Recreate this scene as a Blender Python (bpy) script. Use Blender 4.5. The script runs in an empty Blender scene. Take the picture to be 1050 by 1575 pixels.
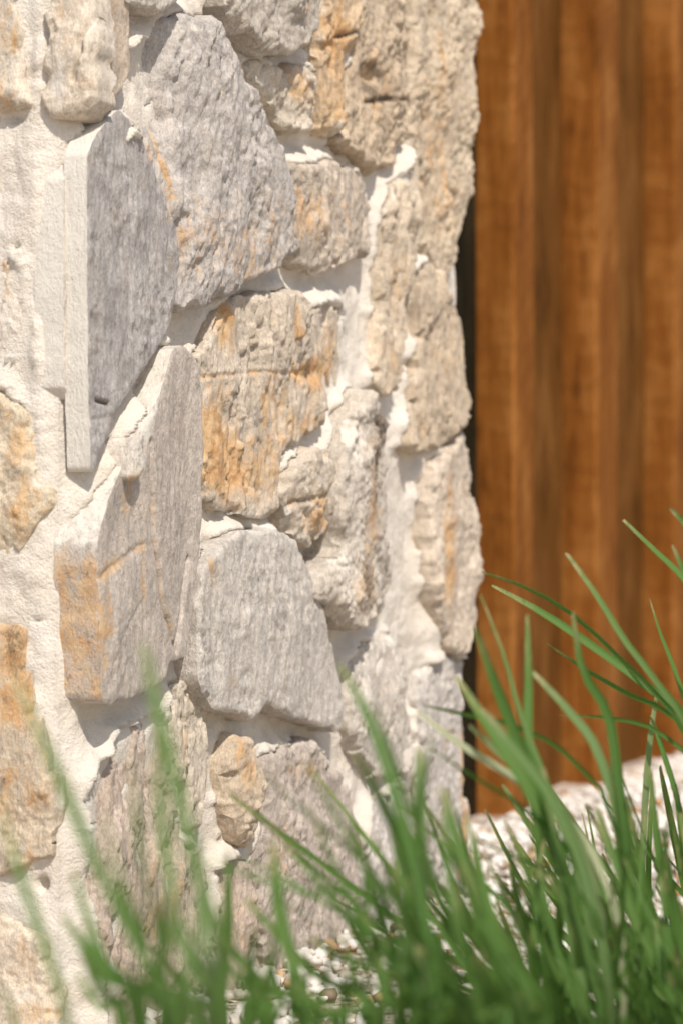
import bpy, math, random
import numpy as np
from mathutils import Vector

random.seed(7)
rng = np.random.default_rng(11)
scene = bpy.context.scene
col = scene.collection

# ------------------------------------------------------------------ camera
W, H = 1050.0, 1575.0            # photograph size used for turning pixels into rays
LENS = 85.0
FPX = LENS / 36.0 * H
CAM = np.array([0.0, 0.0, 0.49])
cam_data = bpy.data.cameras.new('camera')
cam_data.sensor_fit = 'VERTICAL'
cam_data.sensor_height = 36.0
cam_data.lens = LENS
cam_data.clip_start = 0.05
cam_data.clip_end = 500
cam_data.dof.use_dof = True
cam_data.dof.focus_distance = 2.36
cam_data.dof.aperture_fstop = 4.5
cam_data.dof.aperture_blades = 9
cam = bpy.data.objects.new('camera', cam_data)
cam.location = CAM
cam.rotation_euler = (math.radians(90), 0, 0)
col.objects.link(cam)
scene.camera = cam

# ------------------------------------------------------------------ frames of the place
TH = math.radians(67)
T = np.array([math.cos(TH), math.sin(TH), 0.0])        # along the pillar's long side, away from the camera
N = np.array([math.sin(TH), -math.cos(TH), 0.0])       # out of the long side
Z = np.array([0.0, 0.0, 1.0])
O = np.array([-0.2585, 2.2, 0.0])                      # foot of the near corner

# ------------------------------------------------------------------ sky and sun
SUN = 0.43 * N - 0.50 * T + 0.75 * Z
SUN = SUN / np.linalg.norm(SUN)
elev = math.asin(SUN[2])
azim = math.atan2(SUN[0], SUN[1])
world = bpy.data.worlds.new('World')
scene.world = world
world.use_nodes = True
wn = world.node_tree
bg = wn.nodes['Background']
sky = wn.nodes.new('ShaderNodeTexSky')
sky.sky_type = 'NISHITA'
sky.sun_disc = False
sky.sun_elevation = elev
sky.sun_rotation = azim
sky.air_density = 1.0
sky.dust_density = 2.0
wn.links.new(sky.outputs[0], bg.inputs[0])
bg.inputs[1].default_value = 0.115
sl = bpy.data.lights.new('sun', 'SUN')
sl.energy = 3.9
sl.angle = math.radians(0.55)
sl.color = (1.0, 0.94, 0.86)
so = bpy.data.objects.new('sun', sl)
so.rotation_euler = Vector(SUN).to_track_quat('Z', 'Y').to_euler()
so.location = (1, -2, 5)
col.objects.link(so)

scene.view_settings.view_transform = 'Standard'
scene.view_settings.look = 'None'
scene.view_settings.exposure = 0.21
scene.view_settings.gamma = 1.0
scene.view_settings.use_curve_mapping = False
scene.cycles.use_denoising = True
scene.cycles.denoiser = 'OPENIMAGEDENOISE'
scene.cycles.denoising_prefilter = 'ACCURATE'
scene.cycles.max_bounces = 8
scene.cycles.transparent_max_bounces = 8

# ------------------------------------------------------------------ helpers
def tag(o, label=None, cat=None, group=None, kind=None):
    if label: o['label'] = label
    if cat: o['category'] = cat
    if group: o['group'] = group
    if kind: o['kind'] = kind
    return o

def empty(name, loc, label, cat, group=None):
    o = bpy.data.objects.new(name, None)
    o.location = loc
    o.empty_display_size = 0.05
    col.objects.link(o)
    tag(o, label, cat, group)
    return o

def mesh_np(name, verts, faces, smooth=True, attrs=None):
    me = bpy.data.meshes.new(name)
    verts = np.asarray(verts, dtype=np.float32)
    faces = np.asarray(faces, dtype=np.int32)
    nf, k = faces.shape
    me.vertices.add(len(verts))
    me.vertices.foreach_set('co', verts.ravel())
    me.loops.add(nf * k)
    me.loops.foreach_set('vertex_index', faces.ravel())
    me.polygons.add(nf)
    me.polygons.foreach_set('loop_start', np.arange(0, nf * k, k, dtype=np.int32))
    if smooth:
        me.polygons.foreach_set('use_smooth', np.ones(nf, dtype=bool))
    me.update(calc_edges=True)
    if attrs is not None:
        a = me.color_attributes.new('mask', 'FLOAT_COLOR', 'POINT')
        a.data.foreach_set('color', np.asarray(attrs, dtype=np.float32).ravel())
    me.validate()
    return me

def add(name, me, mat, parent=None, loc=None):
    o = bpy.data.objects.new(name, me)
    if mat is not None and len(me.materials) == 0:
        me.materials.append(mat)
    if loc is not None:
        o.location = loc
    if parent is not None:
        o.parent = parent
    col.objects.link(o)
    return o

def ray(x, y):
    return np.array([(x - W / 2) / FPX, 1.0, -(y - H / 2) / FPX])

def at(x, y, d):
    return CAM + ray(x, y) * d

# --- noise
def _hash(ix, iy, seed):
    h = (ix.astype(np.int64) * 374761393 + iy.astype(np.int64) * 668265263 + seed * 1442695041) & 0xFFFFFFFF
    h = ((h ^ (h >> 13)) * 1274126177) & 0xFFFFFFFF
    h = (h ^ (h >> 16)) & 0xFFFFFFFF
    return h

def perlin(x, y, seed=0):
    x0 = np.floor(x); y0 = np.floor(y)
    fx = x - x0; fy = y - y0
    ux = fx * fx * fx * (fx * (fx * 6 - 15) + 10)
    uy = fy * fy * fy * (fy * (fy * 6 - 15) + 10)
    def g(dx, dy):
        a = _hash(x0 + dx, y0 + dy, seed) * (2 * math.pi / 4294967296.0)
        return np.cos(a) * (fx - dx) + np.sin(a) * (fy - dy)
    a = g(0, 0) * (1 - ux) + g(1, 0) * ux
    b = g(0, 1) * (1 - ux) + g(1, 1) * ux
    return (a * (1 - uy) + b * uy) * 1.5

def fbm(x, y, oc=4, seed=0, gain=0.5):
    r = 0; a = 1.0; s = 0
    for i in range(oc):
        r = r + a * perlin(x + 17.3 * i, y - 9.1 * i, seed + i * 31)
        s += a; a *= gain; x = x * 2.03; y = y * 2.03
    return r / s

def ridged(x, y, oc=3, seed=0):
    r = 0; a = 1.0; s = 0
    for i in range(oc):
        r = r + a * (1 - 2 * np.abs(perlin(x + 5.7 * i, y + 3.1 * i, seed + i * 17)))
        s += a; a *= 0.5; x = x * 2.1; y = y * 2.1
    return r / s

def sstep(a, b, x):
    t = np.clip((x - a) / (b - a), 0, 1)
    return t * t * (3 - 2 * t)

# ------------------------------------------------------------------ materials
def new_mat(name):
    m = bpy.data.materials.new(name)
    m.use_nodes = True
    nt = m.node_tree
    b = nt.nodes['Principled BSDF']
    return m, nt, b

class NT:
    def __init__(s, nt): s.nt = nt
    def n(s, t, **kw):
        nd = s.nt.nodes.new(t)
        for k, v in kw.items(): setattr(nd, k, v)
        return nd
    def l(s, a, b): s.nt.links.new(a, b)
    def mapping(s, src, scale, rot=(0, 0, 0)):
        m = s.n('ShaderNodeMapping'); m.inputs['Scale'].default_value = scale
        m.inputs['Rotation'].default_value = rot
        s.l(src, m.inputs[0]); return m.outputs[0]
    def noise(s, src, scale, detail=5, rough=0.6, dist=0.0):
        t = s.n('ShaderNodeTexNoise')
        t.inputs['Scale'].default_value = scale; t.inputs['Detail'].default_value = detail
        t.inputs['Roughness'].default_value = rough; t.inputs['Distortion'].default_value = dist
        s.l(src, t.inputs['Vector']); return t.outputs['Fac']
    def ramp(s, src, lo, hi, a=0.0, b=1.0):
        t = s.n('ShaderNodeMapRange'); t.interpolation_type = 'SMOOTHSTEP'
        t.inputs['From Min'].default_value = lo; t.inputs['From Max'].default_value = hi
        t.inputs['To Min'].default_value = a; t.inputs['To Max'].default_value = b
        s.l(src, t.inputs['Value']); return t.outputs[0]
    def math(s, op, a, b=None, clamp=False):
        t = s.n('ShaderNodeMath', operation=op, use_clamp=clamp)
        for i, v in enumerate((a, b)):
            if v is None: continue
            if isinstance(v, (int, float)): t.inputs[i].default_value = v
            else: s.l(v, t.inputs[i])
        return t.outputs[0]
    def mix(s, fac, a, b, blend='MIX'):
        t = s.n('ShaderNodeMix', data_type='RGBA', blend_type=blend)
        if isinstance(fac, (int, float)): t.inputs[0].default_value = fac
        else: s.l(fac, t.inputs[0])
        for i, v in ((6, a), (7, b)):
            if isinstance(v, tuple): t.inputs[i].default_value = (*v, 1)
            else: s.l(v, t.inputs[i])
        return t.outputs[2]

def stone_material():
    m, nt, b = new_mat('quarried_stone')
    k = NT(nt)
    geo = k.n('ShaderNodeNewGeometry').outputs['Position']
    oi = k.n('ShaderNodeObjectInfo')
    at_ = k.n('ShaderNodeAttribute', attribute_name='mask')
    sep = k.n('ShaderNodeSeparateColor'); k.l(at_.outputs['Color'], sep.inputs[0])
    rust, wash, dark = sep.outputs[0], sep.outputs[1], sep.outputs[2]
    gA = k.noise(k.mapping(geo, (1, 1, 0.36)), 170, 6, 0.68)
    gB = k.noise(k.mapping(geo, (1, 1, 0.95), (0.3, 0.5, 0)), 130, 6, 0.68)
    gm = k.n('ShaderNodeMix', data_type='FLOAT')
    k.l(k.ramp(oi.outputs['Random'], 0.25, 0.75, 0.1, 0.8), gm.inputs[0]); k.l(gA, gm.inputs[2]); k.l(gB, gm.inputs[3])
    grain = gm.outputs[0]
    vein = k.math('ABSOLUTE', k.math('SUBTRACT', k.noise(k.mapping(geo, (1, 1, 0.30)), 75, 5, 0.6, 0.6), 0.5))
    fine = k.noise(k.mapping(geo, (1, 1, 0.6)), 520, 4, 0.7)
    blot = k.noise(geo, 26, 5, 0.6)
    blot2 = k.noise(k.mapping(geo, (1, 1, 0.45)), 60, 6, 0.65)
    c = k.mix(k.ramp(grain, 0.33, 0.68), k.mix(0.0, oi.outputs['Color'], (0, 0, 0)), (1, 1, 1))
    v = k.ramp(grain, 0.3, 0.7, 0.80, 1.15)
    v = k.math('MULTIPLY', v, k.ramp(fine, 0.3, 0.7, 0.80, 1.16))
    v = k.math('MULTIPLY', v, k.ramp(blot, 0.3, 0.7, 0.86, 1.12))
    v = k.math('MULTIPLY', v, k.ramp(vein, 0.0, 0.018, 0.84, 1.0))
    vv = k.n('ShaderNodeCombineXYZ')
    for i in range(3): k.l(v, vv.inputs[i])
    c = k.mix(1.0, oi.outputs['Color'], vv.outputs[0], 'MULTIPLY')
    # tan tint wandering through the grey
    c = k.mix(k.math('MULTIPLY', k.ramp(blot2, 0.50, 0.72), 0.22), c, (0.46, 0.34, 0.22))
    # iron stain
    rn = k.math('ADD', k.math('MULTIPLY', rust, 0.95), k.math('MULTIPLY', k.math('SUBTRACT', blot2, 0.5), 2.4))
    rn = k.math('ADD', rn, k.math('MULTIPLY', k.math('SUBTRACT', grain, 0.5), 2.0))
    rcol = k.mix(k.ramp(k.noise(geo, 45, 5, 0.6), 0.38, 0.62), (0.50, 0.255, 0.085), (0.62, 0.41, 0.21))
    rcol = k.mix(k.ramp(fine, 0.40, 0.75, 0, 0.6), rcol, (0.62, 0.46, 0.28))
    gate = k.ramp(rust, 0.0, 0.45)
    c = k.mix(k.math('MULTIPLY', k.math('MULTIPLY', k.ramp(rn, 0.15, 1.0), gate), 0.85), c, rcol)
    # dark lichen / cracks
    dn = k.math('ADD', dark, k.math('MULTIPLY', k.math('SUBTRACT', fine, 0.5), 2.2))
    c = k.mix(k.math('MULTIPLY', k.math('MULTIPLY', k.ramp(dn, 0.2, 1.0), k.ramp(dark, 0.02, 0.2)), 0.85), c, (0.11, 0.08, 0.055))
    # lime wash left by the mortar
    wnse = k.math('ADD', k.math('MULTIPLY', wash, 0.72), k.math('ADD', k.math('MULTIPLY', k.math('SUBTRACT', grain, 0.5), 1.2), k.math('MULTIPLY', k.math('SUBTRACT', blot2, 0.5), 1.0)))
    c = k.mix(k.math('MULTIPLY', k.ramp(wnse, 0.25, 0.75), k.ramp(wash, 0.02, 0.25)), c, (0.68, 0.63, 0.55))
    k.l(c, b.inputs['Base Color'])
    b.inputs['Roughness'].default_value = 0.82
    b.inputs['Specular IOR Level'].default_value = 0.25
    bp = k.n('ShaderNodeBump'); bp.inputs['Strength'].default_value = 0.8
    bp.inputs['Distance'].default_value = 0.0032
    hgt = k.math('ADD', k.math('ADD', grain, k.math('MULTIPLY', fine, 0.5)), k.ramp(vein, 0.0, 0.03, -0.10, 0.0))
    k.l(hgt, bp.inputs['Height']); k.l(bp.outputs[0], b.inputs['Normal'])
    return m

def mortar_material():
    m, nt, b = new_mat('lime_mortar')
    k = NT(nt)
    geo = k.n('ShaderNodeNewGeometry').outputs['Position']
    at_ = k.n('ShaderNodeAttribute', attribute_name='mask')
    sep = k.n('ShaderNodeSeparateColor'); k.l(at_.outputs['Color'], sep.inputs[0])
    n1 = k.noise(geo, 16, 5, 0.6); n2 = k.noise(geo, 330, 4, 0.7); n3 = k.noise(geo, 70, 5, 0.6)
    c = k.mix(k.ramp(n1, 0.3, 0.7), (0.68, 0.605, 0.51), (0.73, 0.67, 0.585))
    c = k.mix(k.ramp(n2, 0.54, 0.74, 0, 0.6), c, (0.52, 0.44, 0.35))
    c = k.mix(k.ramp(n3, 0.58, 0.75, 0, 0.35), c, (0.80, 0.73, 0.63))
    rn = k.math('ADD', sep.outputs[0], k.math('MULTIPLY', k.math('SUBTRACT', n3, 0.5), 1.2))
    c = k.mix(k.math('MULTIPLY', k.ramp(rn, 0.3, 0.9), k.ramp(sep.outputs[0], 0.02, 0.25)), c, (0.55, 0.36, 0.18))
    k.l(c, b.inputs['Base Color'])
    b.inputs['Roughness'].default_value = 0.9
    b.inputs['Specular IOR Level'].default_value = 0.15
    bp = k.n('ShaderNodeBump'); bp.inputs['Strength'].default_value = 0.75
    bp.inputs['Distance'].default_value = 0.0035
    k.l(k.math('ADD', n2, k.math('MULTIPLY', n3, 1.2)), bp.inputs['Height'])
    k.l(bp.outputs[0], b.inputs['Normal'])
    return m

def timber_material(name, dark_c, mid_c, light_c, saw=0.0):
    m, nt, b = new_mat(name)
    k = NT(nt)
    tc = k.n('ShaderNodeTexCoord').outputs['Object']
    oi = k.n('ShaderNodeObjectInfo')
    ad = k.n('ShaderNodeVectorMath', operation='ADD')
    sc_ = k.n('ShaderNodeVectorMath', operation='SCALE'); sc_.inputs['Scale'].default_value = 9.0
    cx = k.n('ShaderNodeCombineXYZ')
    for i in range(3): k.l(oi.outputs['Random'], cx.inputs[i])
    k.l(cx.outputs[0], sc_.inputs[0]); k.l(tc, ad.inputs[0]); k.l(sc_.outputs[0], ad.inputs[1])
    p = ad.outputs[0]
    streak = k.noise(k.mapping(p, (1, 1, 0.045)), 130, 6, 0.62, 0.5)
    patch = k.noise(k.mapping(p, (1, 1, 0.35)), 14, 5, 0.62)
    fine = k.noise(k.mapping(p, (1, 1, 0.25)), 210, 4, 0.65)
    c = k.mix(k.ramp(streak, 0.32, 0.66), dark_c, mid_c)
    c = k.mix(k.ramp(patch, 0.48, 0.66, 0, 0.85), c, light_c)
    c = k.mix(k.ramp(patch, 0.30, 0.46, 0.7, 0), c, tuple(x * 0.55 for x in dark_c))
    c = k.mix(k.ramp(fine, 0.60, 0.78, 0, 0.35), c, (0.36, 0.20, 0.09))
    vor = k.n('ShaderNodeTexVoronoi'); vor.inputs['Scale'].default_value = 5.5
    k.l(k.mapping(p, (1, 1, 0.55)), vor.inputs['Vector'])
    c = k.mix(k.ramp(vor.outputs['Distance'], 0.02, 0.07, 0.35, 0), c, (0.035, 0.018, 0.008))
    h = streak
    if saw > 0:
        wv = k.n('ShaderNodeTexWave'); wv.wave_type = 'BANDS'; wv.bands_direction = 'Z'
        wv.inputs['Scale'].default_value = 8.5; wv.inputs['Distortion'].default_value = 5.0
        wv.inputs['Detail'].default_value = 2.0; wv.inputs['Detail Scale'].default_value = 1.5
        k.l(k.mapping(p, (1, 1, 1), (-0.62, 0.2, 0.0)), wv.inputs['Vector'])
        c = k.mix(k.math('MULTIPLY', k.math('MULTIPLY', k.ramp(wv.outputs['Fac'], 0.6, 0.98), k.ramp(patch, 0.42, 0.60)), saw), c, light_c)
        h = k.math('ADD', streak, k.math('MULTIPLY', wv.outputs['Fac'], 0.6))
    k.l(c, b.inputs['Base Color'])
    b.inputs['Roughness'].default_value = 0.8
    b.inputs['Specular IOR Level'].default_value = 0.06
    bp = k.n('ShaderNodeBump'); bp.inputs['Strength'].default_value = 0.5
    bp.inputs['Distance'].default_value = 0.002
    k.l(h, bp.inputs['Height']); k.l(bp.outputs[0], b.inputs['Normal'])
    return m

def ground_material():
    m, nt, b = new_mat('pale_grit')
    k = NT(nt)
    geo = k.n('ShaderNodeNewGeometry').outputs['Position']
    vor = k.n('ShaderNodeTexVoronoi'); vor.inputs['Scale'].default_value = 75
    k.l(geo, vor.inputs['Vector'])
    sep = k.n('ShaderNodeSeparateColor'); k.l(vor.outputs['Color'], sep.inputs[0])
    c = k.mix(k.ramp(sep.outputs[0], 0.2, 0.9), (0.40, 0.33, 0.26), (0.66, 0.60, 0.52))
    c = k.mix(k.ramp(sep.outputs[1], 0.78, 0.9), c, (0.34, 0.18, 0.08))
    k.l(c, b.inputs['Base Color']); b.inputs['Roughness'].default_value = 0.9
    bp = k.n('ShaderNodeBump'); bp.inputs['Distance'].default_value = 0.006; bp.invert = True
    k.l(vor.outputs['Distance'], bp.inputs['Height']); k.l(bp.outputs[0], b.inputs['Normal'])
    return m

def chip_material():
    m, nt, b = new_mat('stone_chips')
    k = NT(nt)
    a = k.n('ShaderNodeAttribute', attribute_name='mask')
    geo = k.n('ShaderNodeNewGeometry').outputs['Position']
    n = k.noise(geo, 260, 4, 0.65)
    c = k.mix(k.ramp(n, 0.55, 0.78, 0, 0.25), a.outputs['Color'], (0.38, 0.27, 0.17))
    k.l(c, b.inputs['Base Color']); b.inputs['Roughness'].default_value = 0.85
    return m

def grass_material():
    m, nt, b = new_mat('grass_blade')
    k = NT(nt)
    oi = k.n('ShaderNodeObjectInfo')
    a = k.n('ShaderNodeAttribute', attribute_name='mask')
    sep = k.n('ShaderNodeSeparateColor'); k.l(a.outputs['Color'], sep.inputs[0])
    tc = k.n('ShaderNodeTexCoord').outputs['Object']
    n = k.noise(k.mapping(tc, (1, 1, 0.25)), 160, 4, 0.6)
    # sep[0] = along the blade, sep[1] = dry amount, sep[2] = midrib
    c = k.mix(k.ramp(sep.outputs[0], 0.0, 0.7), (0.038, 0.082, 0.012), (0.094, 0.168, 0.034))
    rmix = k.ramp(oi.outputs['Random'], 0.0, 1.0)
    c = k.mix(k.math('MULTIPLY', rmix, 0.55), c, (0.048, 0.130, 0.018))
    c = k.mix(k.math('MULTIPLY', sep.outputs[2], 0.35), c, (0.15, 0.24, 0.09))
    c = k.mix(k.ramp(n, 0.55, 0.8, 0, 0.3), c, (0.10, 0.17, 0.06))
    tipdry = k.math('MULTIPLY', k.ramp(sep.outputs[0], 0.80, 1.0, 0, 0.9), k.ramp(n, 0.40, 0.60, 0.25, 1.0))
    c = k.mix(tipdry, c, (0.36, 0.30, 0.16))
    c = k.mix(sep.outputs[1], c, (0.42, 0.42, 0.28))
    k.l(c, b.inputs['Base Color'])
    b.inputs['Roughness'].default_value = 0.55
    b.inputs['Specular IOR Level'].default_value = 0.12
    tr = k.n('ShaderNodeBsdfTranslucent')
    tcn = k.mix(1.0, c, (1.25, 1.5, 0.7), 'MULTIPLY')
    k.l(tcn, tr.inputs['Color'])
    mx = k.n('ShaderNodeMixShader'); mx.inputs[0].default_value = 0.36
    out = nt.nodes['Material Output']
    k.l(b.outputs[0], mx.inputs[1]); k.l(tr.outputs[0], mx.inputs[2]); k.l(mx.outputs[0], out.inputs[0])
    return m

M_STONE = stone_material()
M_MORTAR = mortar_material()
M_POST = timber_material('rough_sawn_timber', (0.150, 0.049, 0.008), (0.230, 0.083, 0.015), (0.29, 0.120, 0.029), 0.35)
M_BOARD = timber_material('shade_toned_timber', (0.098, 0.038, 0.007), (0.138, 0.055, 0.011), (0.185, 0.080, 0.020), 0.0)  # darker than the posts: shade of the recesses is put into the colour
M_BLACK = timber_material('gap_shade_timber', (0.010, 0.008, 0.004), (0.022, 0.017, 0.008), (0.035, 0.026, 0.012), 0.0)  # near-black tone stands in for the shade between pillar and fence
M_GROUND = ground_material()
M_CHIP = chip_material()
M_GRASS = grass_material()

# ------------------------------------------------------------------ ground
def build_ground():
    n = 160
    # finer near the pillar, coarse out to the horizon
    s = np.linspace(-1, 1, n)
    g = np.sign(s) * (np.abs(s) * 3 + np.abs(s) ** 5 * 60)
    X, Y = np.meshgrid(g + 0.3, g + 3.0, indexing='ij')
    zz = fbm(X / 0.5, Y / 0.5, 3, 5) * 0.010
    idx = np.arange(n * n).reshape(n, n)
    f = np.stack([idx[:-1, :-1], idx[1:, :-1], idx[1:, 1:], idx[:-1, 1:]], -1).reshape(-1, 4)
    me = mesh_np('ground', np.stack([X, Y, zz], -1).reshape(-1, 3), f)
    tag(add('ground', me, M_GROUND), 'pale gritty ground under the stone chips', 'ground', kind='structure')
build_ground()

# ------------------------------------------------------------------ stone pillar
class Face:
    def __init__(s, u, n): s.U = u; s.N = n
    def hit(s, x, y, p):
        d = ray(x, y)
        t = np.dot(O + s.N * p - CAM, s.N) / np.dot(d, s.N)
        q = CAM + d * t - O
        return np.array([np.dot(q, s.U), q[2]])
    def pt(s, u, v, h):
        return (O[None, :] + u[:, None] * s.U[None, :] + v[:, None] * Z[None, :] + h[:, None] * s.N[None, :])
R = Face(T, N)            # long side, u runs away from the corner
L = Face(N, -T)           # end facing the camera, u runs from left (negative) to the corner (0)

pillar = empty('stone_pillar', tuple(O), 'pale rubble stone pillar with cream mortar joints beside the timber fence', 'pillar')

def outline(face, px, p, rough, seed, chaikin=1):
    P = np.array([face.hit(x, y, p) for x, y in px])
    for _ in range(chaikin):
        Q = np.roll(P, -1, 0)
        P = np.stack([0.88 * P + 0.12 * Q, 0.12 * P + 0.88 * Q], 1).reshape(-1, 2)
    return roughen(P, rough, seed)

def roughen(P, rough, seed):
    out = []
    for a, b in zip(P, np.roll(P, -1, 0)):
        m = max(1, int(np.linalg.norm(b - a) / 0.004))
        for i in range(m): out.append(a + (b - a) * i / m)
    P = np.array(out)
    # broken edge: straight bits between randomly spaced corners, plus a little crumble
    r = np.random.default_rng(seed + 4321)
    arc = np.concatenate([[0], np.cumsum(np.linalg.norm(np.diff(P, axis=0), axis=1))])
    knots = [0.0]
    while knots[-1] < arc[-1]: knots.append(knots[-1] + r.uniform(0.007, 0.034))
    knots = np.array(knots)
    for c in range(2):
        jit = r.uniform(-1, 1, len(knots)); jit[-1] = jit[0]; jit[-2] = jit[0]
        P[:, c] += rough * np.interp(arc, knots, jit) + 0.25 * rough * fbm(arc / 0.009, arc * 0 + c * 7.7, 2, seed + c)
    return P

def seg_dist(pu, pv, P, closed=True):
    """distance of each point to a polyline, with the nearest point"""
    A = P if closed else P[:-1]
    B = np.roll(P, -1, 0) if closed else P[1:]
    best = np.full(len(pu), 1e9); nu = pu.copy(); nv = pv.copy()
    for a, b in zip(A, B):
        e = b - a; L2 = max(e @ e, 1e-12)
        t = np.clip(((pu - a[0]) * e[0] + (pv - a[1]) * e[1]) / L2, 0, 1)
        qu = a[0] + t * e[0]; qv = a[1] + t * e[1]
        d = (pu - qu) ** 2 + (pv - qv) ** 2
        k = d < best
        best[k] = d[k]; nu[k] = qu[k]; nv[k] = qv[k]
    return np.sqrt(best), nu, nv

def inside(pu, pv, P):
    c = np.zeros(len(pu), bool)
    Q = np.roll(P, 1, 0)
    for a, b in zip(P, Q):
        k = (a[1] > pv) != (b[1] > pv)
        if k.any():
            xx = (b[0] - a[0]) * (pv[k] - a[1]) / (b[1] - a[1]) + a[0]
            ck = c[k]; ck ^= pu[k] < xx; c[k] = ck
    return c

def fracture(x, y, seed, k=1.1, sl=0.9):
    """upper hull of small tilted domes: flat chips that meet in sharp creases"""
    x0 = np.floor(x); y0 = np.floor(y)
    best = np.full(len(x), -1e9)
    for dx in (-1, 0, 1):
        for dy in (-1, 0, 1):
            ix = x0 + dx; iy = y0 + dy
            f = lambda n: _hash(ix, iy, seed + n) / 4294967296.0
            px = x - (ix + f(1)); py = y - (iy + f(2))
            best = np.maximum(best, (f(3) - 0.5) * 0.9 + sl * ((f(4) - 0.5) * px + (f(5) - 0.5) * py) - k * (px * px + py * py) ** 0.5)
    return best + 0.45

def relief(kind, u, v, s):
    wu = u + 0.006 * fbm(u / 0.05, v / 0.07, 3, s + 71); wv = v + 0.006 * fbm(u / 0.04, v / 0.06, 3, s + 72)
    if kind == 'slate':
        return (fracture(wu / 0.013 + v / 0.06, wv / 0.026, s) * 0.0020 + fbm(u / 0.05, v / 0.12, 3, s + 5) * 0.0020
                + ridged(wu / 0.014 + v / 0.05, v / 0.024, 3, s + 12) * 0.0018 + fracture(wu / 0.006 + v / 0.03, wv / 0.012, s + 9) * 0.0013)
    if kind == 'schist':
        a = fracture(wu / 0.040, wv / 0.10, s) * 0.0075
        b = fracture(wu / 0.014 - v / 0.09, wv / 0.030, s + 4) * 0.0036
        return a + b + fbm(u / 0.09, v / 0.10, 2, s + 8) * 0.009 + ridged(wu / 0.013 - v / 0.09, v / 0.027, 3, s + 12) * 0.0024 + fracture(wu / 0.006, wv / 0.009, s + 2) * 0.0026
    if kind == 'granular':
        return (fracture(wu / 0.050, wv / 0.060, s) * 0.0100 + fracture(wu / 0.018, wv / 0.024, s + 3) * 0.0045
                + fracture(wu / 0.0065, wv / 0.0075, s + 7) * 0.0036)
    if kind == 'split':
        q = fbm(wu / 0.032, v / 0.13, 4, s) * 5
        f = np.floor(q); st = f + sstep(0.82, 1.0, q - f)
        return st * 0.0036 + fracture(wu / 0.013, wv / 0.055, s + 3) * 0.0026 + fbm(u / 0.09, v / 0.11, 2, s + 6) * 0.005 + fracture(wu / 0.006, wv / 0.011, s + 8) * 0.0020 + ridged(wu / 0.011, v / 0.05, 3, s + 12) * 0.0012
    if kind == 'flat':
        return fbm(u / 0.06, v / 0.14, 3, s) * 0.0030 + fracture(wu / 0.011, wv / 0.07, s + 3) * 0.0011 + fracture(wu / 0.005, wv / 0.013, s + 8) * 0.0011
    # weathered, half wiped over with mortar
    return fracture(wu / 0.050, wv / 0.055, s) * 0.0060 + fracture(wu / 0.018, wv / 0.022, s + 5) * 0.0022 + fbm(u / 0.006, v / 0.006, 3, s + 8) * 0.0016

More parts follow.
